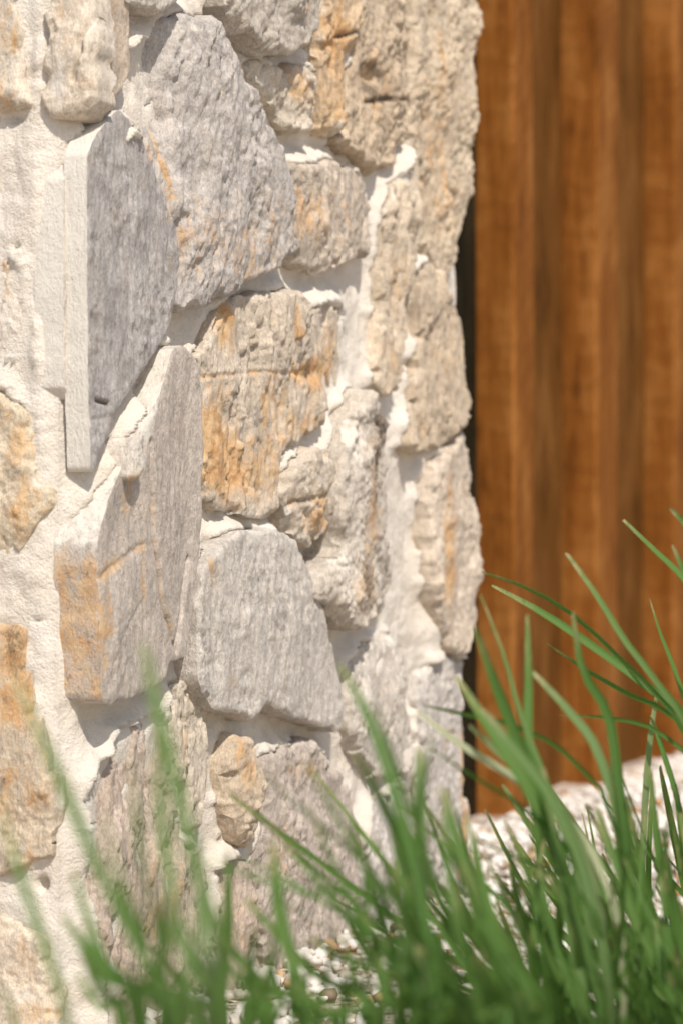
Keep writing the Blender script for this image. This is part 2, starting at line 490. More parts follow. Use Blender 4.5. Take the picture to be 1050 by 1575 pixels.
STONES = []   # outlines for the mortar fillet
def stone(face, poly, p, color, kind='schist', thick=0.045, rnd=0.008, rough=0.006, tilt=(0, 0), rust=(), wash=(), dark=(),
          cuts=(), bumps=(), cracks=(), skirt=(0, 0.35, 0), step=0.0019, seed=None, label=None, name='stone', skirt_rust=None, uv=None, rustbase=0.0, flare=0.0, facet=0.8, rows=7):
    seed = seed if seed is not None else 100 + len(STONES) * 13
    P = outline(face, poly, p, rough, seed) if uv is None else roughen(np.array(uv), rough, seed)
    STONES.append((face, P))
    lo = P.min(0) - step; hi = P.max(0) + step
    nu = int((hi[0] - lo[0]) / step) + 2; nv = int((hi[1] - lo[1]) / step) + 2
    gu, gv = np.meshgrid(lo[0] + np.arange(nu) * step, lo[1] + np.arange(nv) * step, indexing='ij')
    gu = gu.ravel(); gv = gv.ravel()
    ins = inside(gu, gv, P)
    idx = np.arange(nu * nv).reshape(nu, nv)
    q = np.stack([idx[:-1, :-1], idx[1:, :-1], idx[1:, 1:], idx[:-1, 1:]], -1).reshape(-1, 4)
    q = q[ins[q].all(1)]
    # drop stray single cells: keep those with an edge neighbour
    used, inv = np.unique(q, return_inverse=True)
    q = inv.reshape(-1, 4)
    u = gu[used].copy(); v = gv[used].copy()
    if face is L or True:
        pass
    # boundary edges
    e = np.concatenate([q[:, [0, 1]], q[:, [1, 2]], q[:, [2, 3]], q[:, [3, 0]]])
    key = np.sort(e, 1); kk = key[:, 0].astype(np.int64) * (len(u) + 1) + key[:, 1]
    _, first, cnt = np.unique(kk, return_index=True, return_counts=True)
    be = e[first[cnt == 1]]
    bv = np.unique(be)
    d, su, sv = seg_dist(u, v, P)
    ou = su - u; ov = sv - v
    u[bv] = su[bv]; v[bv] = sv[bv]; d[bv] = 0
    # height over the face
    cu, cv = P.mean(0)
    h = np.full(len(u), p) + tilt[0] * (u - cu) + tilt[1] * (v - cv)
    rr = 0.40 * rnd * (1 + 0.9 * fbm(u / 0.03, v / 0.03, 2, seed + 50))
    x = np.clip(d / np.maximum(rr, 1e-4), 0, 1)
    h -= rr * 0.75 * (1 - np.sqrt(1 - (1 - x) ** 2))
    def uvp(pt): return face.hit(pt[0], pt[1], p)
    for (x0, y0, x1, y1, slope) in cuts:       # beyond the line (on its right-hand side going p0 -> p1) the face falls away
        a = uvp((x0, y0)); b_ = uvp((x1, y1)); t_ = b_ - a; t_ /= np.linalg.norm(t_)
        w = 0.004 * fbm(u / 0.03, v / 0.03, 3, seed + 77)
        s_ = -(u - a[0]) * t_[1] + (v - a[1]) * t_[0] + w
        h -= slope * np.maximum(s_, 0)
    for (x0, y0, rx, ry, dh) in bumps:
        a = uvp((x0, y0)); ru = abs(uvp((x0 + rx, y0))[0] - a[0]); rv = abs(uvp((x0, y0 + ry))[1] - a[1])
        h += dh * np.exp(-(((u - a[0]) / ru) ** 2 + ((v - a[1]) / rv) ** 2))
    if kind not in ('slate', 'flat'):          # broken facets: the lowest of a few tilted planes
        fr = np.random.default_rng(seed)
        hu = max(np.ptp(P[:, 0]) / 2, 0.02); hv = max(np.ptp(P[:, 1]) / 2, 0.02)
        nf = 5 + int(hu * hv * 900)
        best = np.full(len(u), 1e9)
        uu = u + 0.006 * fbm(u / 0.025, v / 0.04, 3, seed + 41); vv = v + 0.006 * fbm(u / 0.025, v / 0.04, 3, seed + 42)
        for _ in range(nf):
            fa, fb = fr.uniform(-1, 1, 2)
            g = np.array([fa * 0.011 / hu, fb * 0.011 / hv]) * 1.1 + fr.normal(0, 0.045, 2)
            k0 = 0.006 * (fa * fa + fb * fb) + fr.uniform(-0.002, 0.002)
            best = np.minimum(best, k0 - g[0] * (uu - cu - fa * hu * 0.5) - g[1] * (vv - cv - fb * hv * 0.5))
        h += facet * np.clip(best, -0.022, 0.006)
    if kind not in ('slate', 'flat'):          # chips knocked off the rim
        h -= np.maximum(0, 0.012 * sstep(0.0, 0.30, perlin(u / 0.030, v / 0.030, seed + 81)) - 1.1 * d + 0.004 * perlin(u / 0.012, v / 0.012, seed + 83))
    fade = 0.35 + 0.65 * np.clip(d / 0.006, 0, 1)
    worn = 0.6 + 0.85 * sstep(-0.35, 0.40, fbm(u / 0.06, v / 0.09, 2, seed + 15))
    h += relief(kind, u, v, seed) * fade * worn
    att = np.zeros((len(u), 4)); att[:, 3] = 1
    att[:, 0] = rustbase
    for ch, blobs in ((0, rust), (1, wash), (2, dark)):
        for (x0, y0, rx, ry, s_) in blobs:
            a = uvp((x0, y0)); ru = abs(uvp((x0 + rx, y0))[0] - a[0]); rv = abs(uvp((x0, y0 + ry))[1] - a[1])
            wu = u + 0.012 * fbm(u / 0.02, v / 0.05, 3, seed + 61); wv = v + 0.015 * fbm(u / 0.02, v / 0.05, 3, seed + 67)
            att[:, ch] += s_ * np.exp(-(((wu - a[0]) / ru) ** 2 + ((wv - a[1]) / rv) ** 2))
    for (pts, wdt, dep, cr, cd) in cracks:
        C = np.array([uvp(t_) for t_ in pts])
        wob = 0.003 * fbm(u / 0.015, v / 0.015, 3, seed + 91)
        dd, _, _ = seg_dist(u + wob, v, C, False)
        g = np.exp(-(dd / wdt) ** 2)
        h -= dep * g
        att[:, 0] += cr * np.exp(-(dd / (wdt * 2.2)) ** 2); att[:, 2] += cd * g
    # thin lime film on the rim where the mortar was wiped off
    rim = np.exp(-(d / 0.006) ** 2) * sstep(-0.15, 0.45, fbm(u / 0.05, v / 0.05, 2, seed + 33))
    att[:, 1] += 0.7 * rim
    att = np.clip(att, 0, 1.5)
    V = [face.pt(u, v, h)]; A = [att]; F = [q]
    # sides going back into the mortar
    loc = np.full(len(u), -1); loc[bv] = np.arange(len(bv))
    on = np.linalg.norm(np.stack([ou[bv], ov[bv]], 1), axis=1)
    dirn = np.stack([ou[bv], ov[bv]], 1) / np.maximum(on, 1e-6)[:, None]
    cc = np.stack([u[bv] - cu, v[bv] - cv], 1); cc /= np.linalg.norm(cc, axis=1)[:, None] + 1e-9
    dirn[on < 1e-5] = cc[on < 1e-5]
    base = len(u)
    for k in range(rows):
        f = k / (rows - 1)
        hb = h[bv] - f * thick
        amp = (0.0030 if k else 0) * (0.15 if kind in ('slate', 'flat') else 1.0)
        wob = amp * fbm(hb / 0.016 + 5 + u[bv] / 0.02, v[bv] / 0.03, 4, seed + 20) + flare * f
        V.append(face.pt(u[bv] + dirn[:, 0] * wob, v[bv] + dirn[:, 1] * wob, hb))
        sa = np.zeros((len(bv), 4)); sa[:, 3] = 1
        sa[:, 0] = skirt[0]; sa[:, 1] = skirt[1]; sa[:, 2] = skirt[2]
        if skirt_rust is not None:   # (ya, yb, amount): stain on the exposed end between two photo heights
            ya, yb, am, wa = skirt_rust
            va = uvp((120, ya))[1]; vb = uvp((120, yb))[1]
            inn = sstep(va + 0.022, va - 0.022, v[bv] + 0.030 * fbm(v[bv] / 0.03, hb / 0.02, 3, seed)) * sstep(vb - 0.006, vb + 0.006, v[bv])
            sa[:, 0] += am * inn; sa[:, 1] += wa * (1 - inn); sa[:, 2] += 0.75 * inn * sstep(0.36, 0.52, fbm(v[bv] / 0.008, hb / 0.008, 2, seed + 2))
        A.append(sa)
    be_l = loc[be]
    for k in range(rows - 1):
        a0 = base + k * len(bv); a1 = a0 + len(bv)
        F.append(np.stack([a0 + be_l[:, 1], a0 + be_l[:, 0], a1 + be_l[:, 0], a1 + be_l[:, 1]], 1))
    V = np.concatenate(V)
    cen = O + cu * face.U + cv * Z
    me = mesh_np(name, V - cen, np.concatenate(F), True, np.concatenate(A))
    if np.dot(np.cross(face.U, Z), face.N) < 0:
        me.flip_normals()
    o = add(name, me, M_STONE, pillar, Vector(cen - O))
    o.color = (color[0] * 1.12, color[1] * 1.095, color[2] * 1.055, 1)
    if label: o['label'] = label
    return o

GREY = (0.385, 0.365, 0.352); SLATE = (0.375, 0.355, 0.342); WARM = (0.47, 0.405, 0.335); PALE = (0.54, 0.50, 0.45)
PINK = (0.47, 0.39, 0.33); TAN = (0.50, 0.385, 0.265)

# --- long side
stone(R, [(157,195),(183,166),(200,185),(215,205),(240,270),(271,345),(276,400),(271,450),(261,498),(240,540),(205,592),(180,630),(162,680),(141,734),(136,600),(134,400),(134,240),(148,205)],
      0.036, SLATE, 'slate', thick=0.024, rnd=0.0016, rough=0.0008, rows=14, skirt=(0, 1.5, 0), seed=3, name='stone',
      cracks=[([(147,616),(168,622)], 0.0022, 0.005, 0, 1.0), ([(140,645),(175,640)], 0.0016, 0.001, 0, 0)],
      rust=[(262,340,10,60,0.35)], label='smooth grey slate slab with a pale sawn edge on the corner')
stone(R, [(100,255),(150,235),(175,205),(230,330),(235,470),(190,560),(150,612),(101,617),(98,430)], 0.014, PALE, 'flat', thick=0.03, rnd=0.002, rough=0.0010, rows=14,
      skirt=(0, 1.5, 0), seed=8)
stone(R, [(205,70),(246,66),(268,22),(335,18),(347,45),(364,72),(382,120),(397,142),(416,190),(433,225),(446,290),(453,330),(459,368),(450,395),(420,415),(385,437),(355,455),(320,470),(292,479),(278,466),(280,440),(283,400),(276,345),(258,300),(240,260),(216,205),(207,180),(200,135),(202,100)],
      0.046, (0.43,0.40,0.375), 'schist', rnd=0.010, rough=0.005, tilt=(0.05, 0.0), seed=21,
      cuts=[(287,290,298,10,0.30)], bumps=[(235,130,35,60,-0.016),(265,178,22,18,-0.010),(305,90,16,60,0.008),(345,120,25,120,0.006),(300,250,25,60,-0.006),(400,330,50,80,0.005)],
      rust=[(380,400,70,60,0.42),(300,350,40,80,0.30),(420,330,40,60,0.30),(255,260,12,60,0.5)],
      wash=[(300,40,50,25,0.55),(300,470,25,10,0.6),(255,95,40,20,0.3)], dark=[(335,60,8,35,0.25),(350,370,10,40,0.2)],
      cracks=[([(248,70),(255,150),(262,210),(278,300)], 0.0018, 0.0025, 0.9, 0.1), ([(292,60),(286,170),(292,290)], 0.006, 0.004, 0, 0)],
      label='tall rough grey stone with tan lower half')
stone(R, [(205,-25),(300,-25),(283,0),(266,6),(247,22),(228,12),(206,0)], 0.045, PALE, 'smooth', seed=31)
stone(R, [(352,-30),(500,-30),(498,52),(482,75),(450,83),(415,80),(392,62),(372,40),(355,10)], 0.050, (0.45,0.41,0.36), 'granular', rnd=0.014,
      rust=[(470,10,25,20,0.4),(375,20,20,20,0.2)], dark=[(440,45,30,20,0.2)], seed=34)
stone(R, [(388,84),(430,104),(455,96),(484,105),(492,160),(480,200),(455,216),(441,200),(430,170),(408,142),(395,120)], 0.034, (0.52,0.46,0.38), 'granular', rnd=0.009,
      rust=[(460,130,25,40,0.7)], wash=[(415,140,20,40,0.6),(470,200,15,20,0.5)], bumps=[(440,170,12,30,-0.012)], seed=36)
stone(R, [(496,-30),(560,-30),(549,60),(538,120),(531,190),(520,216),(504,206),(494,180),(490,120)], 0.036, TAN, 'granular',
      rust=[(515,60,25,80,1.0),(510,170,20,40,0.7)], wash=[(515,205,15,15,0.8),(525,20,15,30,0.4)], cracks=[([(510,57),(528,55),(552,46)],0.003,0.006,0.2,0.9)], seed=39,
      label='narrow ochre stained stone under the upper edge')
stone(R, [(556,-30),(628,-30),(633,60),(633,140),(628,212),(612,250),(580,270),(556,242),(531,232),(523,216),(536,150),(546,60)], 0.037, (0.46,0.375,0.28), 'granular', rnd=0.010,
      rust=[(575,130,40,90,0.42)], dark=[(570,100,20,10,0.8),(572,135,14,12,0.9),(595,155,30,6,0.8),(600,10,20,8,0.7)], bumps=[(572,118,12,14,-0.010)], cracks=[([(565,157),(595,153),(627,152)],0.003,0.005,0.2,0.8)], seed=43)
stone(R, [(640,-30),(734,-30),(737,60),(731,180),(729,300),(721,340),(707,400),(695,432),(680,421),(661,390),(651,340),(648,260),(640,215),(633,140),(637,60)], 0.040, (0.50,0.42,0.32), 'granular', thick=0.26, rnd=0.010,
      rust=[(690,100,40,100,0.42),(690,300,35,80,0.45),(660,200,20,80,0.3)], wash=[(715,150,15,150,0.3)], seed=47, label='large sandy granular stone at the far edge of the pillar')
stone(R, [(448,250),(480,256),(502,243),(525,256),(550,250),(568,275),(578,310),(580,350),(573,390),(550,405),(520,415),(492,420),(470,410),(459,385),(455,330),(447,282)], 0.037, (0.46,0.40,0.335), 'schist', rnd=0.008,
      rust=[(470,330,25,60,0.5),(520,330,40,60,0.38)], wash=[(545,270,25,15,0.3),(480,400,20,15,0.4)], cracks=[([(500,250),(492,330),(500,415)],0.004,0.004,0,0.1)], seed=52)
stone(R, [(640,232),(650,262),(646,330),(648,370),(640,420),(630,470),(622,550),(612,602),(596,610),(583,590),(590,500),(590,420),(592,350),(594,312),(606,290),(626,255)], 0.037, (0.53,0.45,0.355), 'split', rnd=0.009, facet=0.25, rough=0.003,
      rust=[(612,420,20,60,0.5),(602,540,18,50,0.55)], wash=[(632,270,14,40,0.5)], seed=55)
stone(R, [(652,405),(668,402),(686,430),(701,460),(713,500),(719,550),(721,610),(713,650),(690,680),(666,698),(640,698),(633,682),(640,630),(648,560),(651,480)], 0.040, (0.47,0.39,0.30), 'split', thick=0.26, rnd=0.008, facet=0.25, rough=0.003,
      rust=[(690,540,25,80,0.4),(645,660,10,30,0.4)], wash=[(640,640,8,40,0.4)], seed=58)
stone(R, [(350,460),(400,450),(450,443),(465,450),(481,476),(520,465),(546,470),(551,520),(546,580),(535,630),(510,660),(480,670),(452,690),(441,702),(432,750),(436,796),(400,796),(360,786),(330,778),(322,740),(316,680),(314,620),(318,570),(312,545),(330,520)],
      0.037, (0.50,0.435,0.36), 'split', rnd=0.006, rough=0.003, seed=62, facet=0.35, cuts=[(462,440,466,620,0.06),(470,600,430,720,0.10)],
      rust=[(355,500,14,45,1.2),(335,640,25,60,0.7),(380,730,60,45,1.1),(345,700,20,60,0.8),(420,600,30,40,0.5),(430,660,30,50,0.5),(490,580,30,30,1.1),(520,540,25,60,0.6),(430,500,40,30,0.25),(480,650,30,20,0.7)],
      wash=[(400,570,40,50,0.25),(340,540,20,25,0.35),(380,790,60,8,0.8),(500,490,20,20,0.4)], dark=[(488,572,16,10,0.55)],
      bumps=[(487,572,16,14,-0.010)], cracks=[([(452,445),(456,510),(455,572),(470,578)],0.0025,0.005,0.6,0.2),([(320,580),(400,572),(455,575)],0.002,0.002,0.4,0)], label='rust streaked beige stone in the middle of the pillar')
stone(R, [(266,540),(285,530),(306,556),(314,600),(316,700),(314,800),(310,870),(301,960),(290,1010),(264,1015),(256,1045),(216,1065),(172,1082),(158,1076),(156,1000),(154,920),(151,880),(153,830),(170,770),(186,730),(200,690),(215,665),(232,640),(250,600)],
      0.046, (0.44,0.39,0.345), 'flat', thick=0.044, rnd=0.004, rough=0.0018, rows=20, seed=66, skirt=(0.05, 0.25, 0), skirt_rust=(845, 1085, 0.62, 0.6),
      cuts=[(238,690,272,985,0.0)], bumps=[(290,800,22,220,-0.006),(200,800,20,60,-0.006),(178,860,14,60,-0.004)],
      rust=[(205,770,14,50,0.6),(162,970,12,80,0.9),(170,880,16,30,0.4),(240,980,20,40,0.25)], wash=[(225,660,14,30,0.8),(250,610,14,40,0.4),(240,920,12,30,0.3)],
      cracks=[([(232,680),(232,740),(238,830),(252,930),(275,1000)],0.0028,0.006,0.5,0.45),([(222,840),(222,960)],0.0016,0.001,0.4,0.35),([(152,890),(185,868),(222,838)],0.003,0.0018,0.5,0),([(222,920),(182,990),(170,1040)],0.0016,0.001,0.1,0.5),([(298,860),(285,930),(275,1000)],0.003,0.006,0,0.15)],
      label='large smooth grey corner stone with a yellow pitted end')
stone(R, [(204,682),(214,672),(221,690),(221,722),(210,742),(201,735)], 0.055, PALE, 'smooth', thick=0.03, rnd=0.012, rough=0.002, rust=[(210,730,10,15,0.4)], seed=71)
stone(R, [(345,826),(380,815),(435,818),(456,840),(471,870),(486,910),(501,960),(515,1010),(526,1050),(531,1100),(526,1126),(500,1120),(470,1106),(430,1090),(405,1086),(386,1110),(362,1096),(330,1086),(311,1060),(305,1000),(308,930),(312,880),(325,850)],
      0.044, (0.50,0.465,0.425), 'slate', rnd=0.007, rough=0.004, seed=74, bumps=[(420,960,60,120,0.005),(325,980,15,90,-0.005)],
      rust=[(352,1050,8,40,0.7),(325,890,14,40,0.45),(420,1000,5,60,0.3)], wash=[(390,835,60,18,0.6),(330,960,12,60,0.5)], label='broad pale grey stone with vertical ripples')
stone(R, [(460,716),(490,690),(511,700),(531,740),(533,780),(516,810),(490,836),(466,835),(449,800),(438,770),(446,740)], 0.044, (0.50,0.435,0.36), 'granular', rnd=0.009,
      rust=[(495,790,30,30,0.9)], wash=[(450,800,12,30,0.6),(505,715,15,15,0.4)], dark=[(462,770,12,8,0.4)], cracks=[([(450,775),(480,765),(520,760)],0.003,0.004,0.3,0.3)], cuts=[(450,772,525,760,-0.06)], seed=77)
stone(R, [(565,606),(580,601),(600,650),(612,700),(616,740),(607,800),(636,870),(631,910),(611,942),(590,952),(556,968),(520,945),(491,916),(500,882),(531,850),(526,760),(536,700),(550,650)], 0.058, (0.50,0.45,0.39), 'granular', rnd=0.010, facet=0.5,
      cuts=[(580,600,560,960,0.16),(540,960,560,600,0.10)], dark=[(588,665,16,55,1.1),(585,760,9,60,0.7),(566,900,12,60,0.9),(625,880,14,30,0.6)], rust=[(580,770,14,90,0.9),(560,900,20,50,0.7)], wash=[(530,880,20,50,0.7),(550,680,12,60,0.8)], seed=81,
      label='peaked stone with a dark speckled ridge')
stone(R, [(716,660),(726,690),(736,780),(734,880),(731,960),(716,1010),(695,1000),(680,960),(668,900),(665,800),(672,720),(690,690)], 0.042, (0.50,0.43,0.355), 'schist', thick=0.26, facet=0.3, rough=0.004, rnd=0.009,
      rust=[(688,800,10,90,0.9),(690,900,12,50,0.8),(715,760,10,40,0.4)], wash=[(724,850,10,120,0.3)], seed=85)
stone(R, [(545,1020),(570,986),(611,978),(622,1000),(628,1080),(641,1150),(621,1200),(580,1200),(546,1150),(536,1080)], 0.032, (0.50,0.46,0.41), 'schist', rust=[(595,1060,15,40,0.4)], wash=[(590,990,30,12,0.7)], seed=88)
stone(R, [(660,1022),(700,1002),(722,1010),(713,1060),(711,1150),(716,1250),(722,1330),(720,1375),(690,1390),(665,1370),(652,1250),(641,1150),(646,1080)], 0.033, (0.45,0.42,0.39), 'schist', thick=0.26, rust=[(710,1200,8,100,0.7),(712,1320,8,60,0.7),(690,1130,14,40,0.3)], wash=[(660,1060,12,40,0.4)], seed=91)
stone(R, [(266,1050),(310,1045),(318,1100),(320,1180),(318,1260),(311,1300),(286,1290),(276,1200),(270,1120)], 0.030, (0.52,0.46,0.38), 'split', rust=[(285,1150,8,30,0.7),(300,1080,10,40,0.5)], wash=[(300,1050,30,10,0.8)], seed=95)
stone(R, [(150,1182),(200,1116),(246,1096),(262,1120),(270,1200),(280,1300),(320,1312),(332,1400),(327,1500),(292,1580),(200,1610),(160,1590),(152,1500),(156,1380),(140,1260)], 0.027, PINK, 'split', rnd=0.008, rust=[(190,1200,20,60,0.3),(250,1400,50,100,0.45)], wash=[(200,1250,15,60,0.4)], seed=98)
stone(R, [(368,1130),(395,1140),(406,1180),(403,1250),(386,1300),(371,1290),(359,1240),(353,1180)], 0.040, (0.52,0.43,0.33), 'granular', rust=[(375,1170,20,50,0.65)], cuts=[(385,1130,378,1300,0.2)], rnd=0.006, seed=102, label='small wedge of tan stone between larger ones')
stone(R, [(411,1166),(436,1155),(475,1130),(500,1160),(535,1196),(556,1230),(561,1300),(551,1400),(531,1466),(470,1490),(421,1490),(406,1400),(401,1320),(411,1250)], 0.034, (0.43,0.375,0.33), 'schist', rust=[(470,1180,40,20,0.4),(440,1300,30,60,0.35)], dark=[(520,1220,20,30,0.3),(450,1200,20,20,0.25)], seed=105)
stone(R, [(575,1232),(621,1214),(640,1262),(641,1350),(622,1430),(580,1448),(566,1400),(561,1300)], 0.030, (0.47,0.44,0.41), 'schist', wash=[(600,1350,20,60,0.3)], seed=108)
stone(R, [(342,1320),(388,1332),(397,1420),(385,1510),(350,1550),(336,1440)], 0.028, PINK, 'split', rust=[(365,1420,20,60,0.4)], seed=111)

# --- end facing the camera
stone(R, [(152,-30),(203,-30),(201,60),(201,108),(192,140),(176,152),(163,162),(157,120),(153,60)], 0.036, (0.50,0.42,0.34), 'flat', thick=0.04, rnd=0.010, rough=0.003, facet=0.3,
      rust=[(158,60,8,80,0.9),(175,40,10,60,0.5)], wash=[(185,130,10,20,0.4)], skirt=(0.1, 0.7, 0), seed=118, label='narrow tan flank of the rounded corner stone')
stone(L, [(68,-30),(110,-30),(138,-20),(141,60),(143,120),(143,146),(124,172),(100,184),(66,178),(55,152),(66,80)], 0.017, (0.60,0.53,0.44), 'smooth', thick=0.03, rnd=0.034, rough=0.005, facet=0.9,
      rust=[(92,10,10,30,0.5),(110,70,20,20,0.35),(125,120,20,20,0.3)], wash=[(90,130,30,40,0.7),(75,40,10,60,0.5)], cracks=[([(137,15),(122,60),(124,80),(112,122)],0.0024,0.008,0,0.5)],
      skirt=(0.2, 0.5, 0), seed=120, label='rounded cream corner stone with a dark crack')
stone(L, [(-45,-30),(38,-30),(45,60),(41,120),(48,160),(22,178),(-20,186),(-50,180)], 0.017, (0.56,0.50,0.42), 'smooth', rnd=0.010, rust=[(10,60,20,60,0.6),(10,150,20,30,0.5),(5,20,20,20,0.4)], wash=[(25,100,15,50,0.4)], seed=124)
stone(L, [(-50,370),(10,372),(36,420),(46,480),(44,540),(15,565),(-50,570)], 0.0085, (0.60,0.55,0.48), 'smooth', rnd=0.012, facet=0.3, rough=0.009, rust=[(5,420,15,25,0.5),(20,450,12,14,0.4)], wash=[(20,500,30,40,0.6)], seed=127)
stone(L, [(-50,600),(28,610),(58,650),(68,700),(60,730),(78,772),(60,805),(35,850),(0,866),(-50,862)], 0.017, (0.60,0.52,0.40), 'smooth', rnd=0.010, facet=0.35, rough=0.009, rust=[(35,690,25,30,0.6),(40,790,30,50,0.6),(5,640,20,20,0.3)], rustbase=0.15, wash=[(5,700,20,40,0.4)], seed=130)
stone(L, [(-50,950),(30,955),(40,1010),(50,1060),(68,1150),(80,1220),(74,1330),(20,1346),(-50,1340)], 0.018, (0.53,0.45,0.35), 'smooth', rnd=0.006, facet=0.35, rough=0.007, rust=[(15,1010,40,70,0.95),(30,1220,50,90,0.35),(10,1090,30,30,0.6)], rustbase=0.18,
      dark=[(18,1000,34,60,0.6),(25,1150,30,30,0.22),(5,1070,14,12,0.4),(10,1200,8,10,0.6),(8,1335,14,12,0.7)], wash=[(38,1298,6,8,0.9)], seed=133, label='brown stained stone at the left edge')
stone(L, [(-50,1400),(25,1420),(60,1450),(88,1540),(92,1600),(60,1690),(-50,1700)], 0.018, (0.60,0.52,0.42), 'smooth', rnd=0.012, rust=[(20,1470,40,30,0.4),(60,1570,30,25,0.6)], wash=[(40,1530,30,15,0.6)], seed=136)

# --- the rest of the pillar outside the picture, laid by the same mason
def filler(face, u0, u1, v0, v1, nu, nv, p, seed):
    r = np.random.default_rng(seed)
    du = (u1 - u0) / nu; dv = (v1 - v0) / nv
    xs = np.zeros((nu + 1, nv + 1, 2))
    for i in range(nu + 1):
        for j in range(nv + 1):
            xs[i, j] = (u0 + i * du + r.uniform(-.30, .30) * du * (0 < i < nu), v0 + j * dv + r.uniform(-.32, .32) * dv * (0 < j < nv))
    for i in range(nu):
        for j in range(nv):
            c = np.array([xs[i, j], (xs[i, j] + xs[i + 1, j]) / 2, xs[i + 1, j], xs[i + 1, j + 1], (xs[i, j + 1] + xs[i + 1, j + 1]) / 2, xs[i, j + 1]])
            m = c.mean(0); c = m + (c - m) * r.uniform(0.84, 0.92)
            for _ in range(2):
                q = np.roll(c, -1, 0); c = np.stack([0.78 * c + 0.22 * q, 0.22 * c + 0.78 * q], 1).reshape(-1, 2)
            g = r.uniform(0.9, 1.1)
            base = [GREY, WARM, PALE, TAN][r.integers(4)]
            stone(face, None, p * r.uniform(0.8, 1.2), tuple(x * g for x in base), ['schist', 'granular', 'split', 'smooth'][r.integers(4)], uv=c, step=0.006, rustbase=r.uniform(0, 0.45), seed=int(r.integers(9000)))
V_TOP = 1.75
filler(R, 0.02, 1.09, 1.32, V_TOP, 4, 2, 0.036, 1)
filler(R, 0.02, 0.36, 1.06, 1.31, 2, 1, 0.036, 5)
filler(R, 0.37, 1.08, 1.20, 1.31, 3, 1, 0.036, 6)
filler(L, -0.62, -0.14, 0.0, V_TOP, 3, 8, 0.018, 2)
filler(L, -0.12, 0.0, 1.04, V_TOP, 1, 3, 0.02, 3)

def mortar_field(face, u0, u1, v0, v1, base, blobs, seed, step=0.0032):
    nu = int((u1 - u0) / step) + 1; nv = int((v1 - v0) / step) + 1
    gu, gv = np.meshgrid(np.linspace(u0, u1, nu), np.linspace(v0, v1, nv), indexing='ij')
    u = gu.ravel(); v = gv.ravel()
    h = base + fbm(u / 0.09, v / 0.09, 3, seed) * 0.007 + fbm(u / 0.022, v / 0.03, 3, seed + 4) * 0.0024 + fbm(u / 0.007, v / 0.008, 3, seed + 6) * 0.0020 + ridged(u / 0.03, v / 0.045, 3, seed + 9) * 0.0016
    fil = np.zeros(len(u))
    for f_, P in STONES:
        if f_ is not face: continue
        lo = P.min(0) - 0.03; hi = P.max(0) + 0.03
        k = np.where((u > lo[0]) & (u < hi[0]) & (v > lo[1]) & (v < hi[1]))[0]
        if len(k) == 0: continue
        d, qu, qv = seg_dist(u[k], v[k], P[::2])
        up = (v[k] - qv) / np.maximum(d, 1e-5); left = (qu - u[k]) / np.maximum(d, 1e-5)
        wgt = np.clip(0.45 + 0.75 * up + 0.35 * left, 0.08, 1.0)
        ins = inside(u[k], v[k], P)
        wgt[ins] = np.clip(wgt[ins] * 0.0 + 0.42, 0, 1); d[ins] = 0
        fil[k] = np.maximum(fil[k], wgt * np.exp(-(d / 0.015) ** 2))
        h[k[ins]] = np.minimum(h[k[ins]], base)
    h += fil * (0.021 if face is R else 0.009) * sstep(-0.45, 0.35, fbm(u / 0.08, v / 0.08, 3, seed + 13))
    for (x0, y0, rx, ry, dh) in blobs:
        a = face.hit(x0, y0, base); ru = abs(face.hit(x0 + rx, y0, base)[0] - a[0]); rv = abs(face.hit(x0, y0 + ry, base)[1] - a[1])
        h += dh * np.exp(-(((u - a[0]) / ru) ** 2 + ((v - a[1]) / rv) ** 2))
    # meet the other face along a worn arris
    c = 0.004 + 0.002 * fbm(v / 0.05, v * 0 + 3.3, 3, 999)
    w = 1 - sstep(0.0, 0.020, np.abs(u - (u0 if face is R else u1)))
    h = h * (1 - w) + c * w
    G = u.reshape(nu, nv)
    cg = c.reshape(nu, nv)
    if face is R: G[0, :] = -cg[0, :]
    else: G[-1, :] = cg[-1, :]
    u = G.ravel()
    idx = np.arange(nu * nv).reshape(nu, nv)
    q = np.stack([idx[:-1, :-1], idx[1:, :-1], idx[1:, 1:], idx[:-1, 1:]], -1).reshape(-1, 4)
    att = np.zeros((len(u), 4)); att[:, 3] = 1
    att[:, 0] = 0.35 * sstep(0.25, 0.6, fbm(u / 0.06, v / 0.08, 3, seed + 21))
    me = mesh_np('mortar', face.pt(u, v, h) - O, q, True, att)
    if np.dot(np.cross(face.U, Z), face.N) < 0:
        me.flip_normals()
    return add('mortar', me, M_MORTAR, pillar)

mortar_field(R, -0.004, 1.0, -0.03, V_TOP, 0.013,
    [(200,665,34,36,0.026),(160,735,30,50,0.028),(235,620,20,36,0.018),(600,300,14,70,0.018),(560,560,14,60,0.010),(644,520,6,110,0.026),(525,730,14,60,0.014),(650,820,9,120,0.022),(650,980,18,40,0.014),(640,740,10,30,-0.006),
     (330,830,20,40,0.010),(460,420,30,20,-0.008),(540,430,40,30,-0.006),(400,460,30,10,-0.004),(470,860,20,50,-0.008),
     (540,980,20,20,-0.006),(560,1020,14,40,0.014),(330,1060,20,30,0.012),(430,1130,40,15,-0.010),(190,1100,40,15,-0.008),(400,120,12,30,0.012),(470,225,30,14,-0.006),(610,1180,14,50,0.012),(665,640,10,30,0.006),(170,215,20,25,0.012),(520,900,20,20,-0.004)], 401)
mortar_field(L, -0.65, 0.004, -0.03, V_TOP, 0.009, [(60,300,30,70,0.006),(70,560,20,50,0.006),(62,1362,7,9,-0.03),(20,183,14,4,-0.012),(30,380,4,3,-0.008),(62,522,6,2,-0.008),(60,955,10,3,-0.01),(100,1200,30,60,0.004),(120,1130,14,20,0.010)], 402)

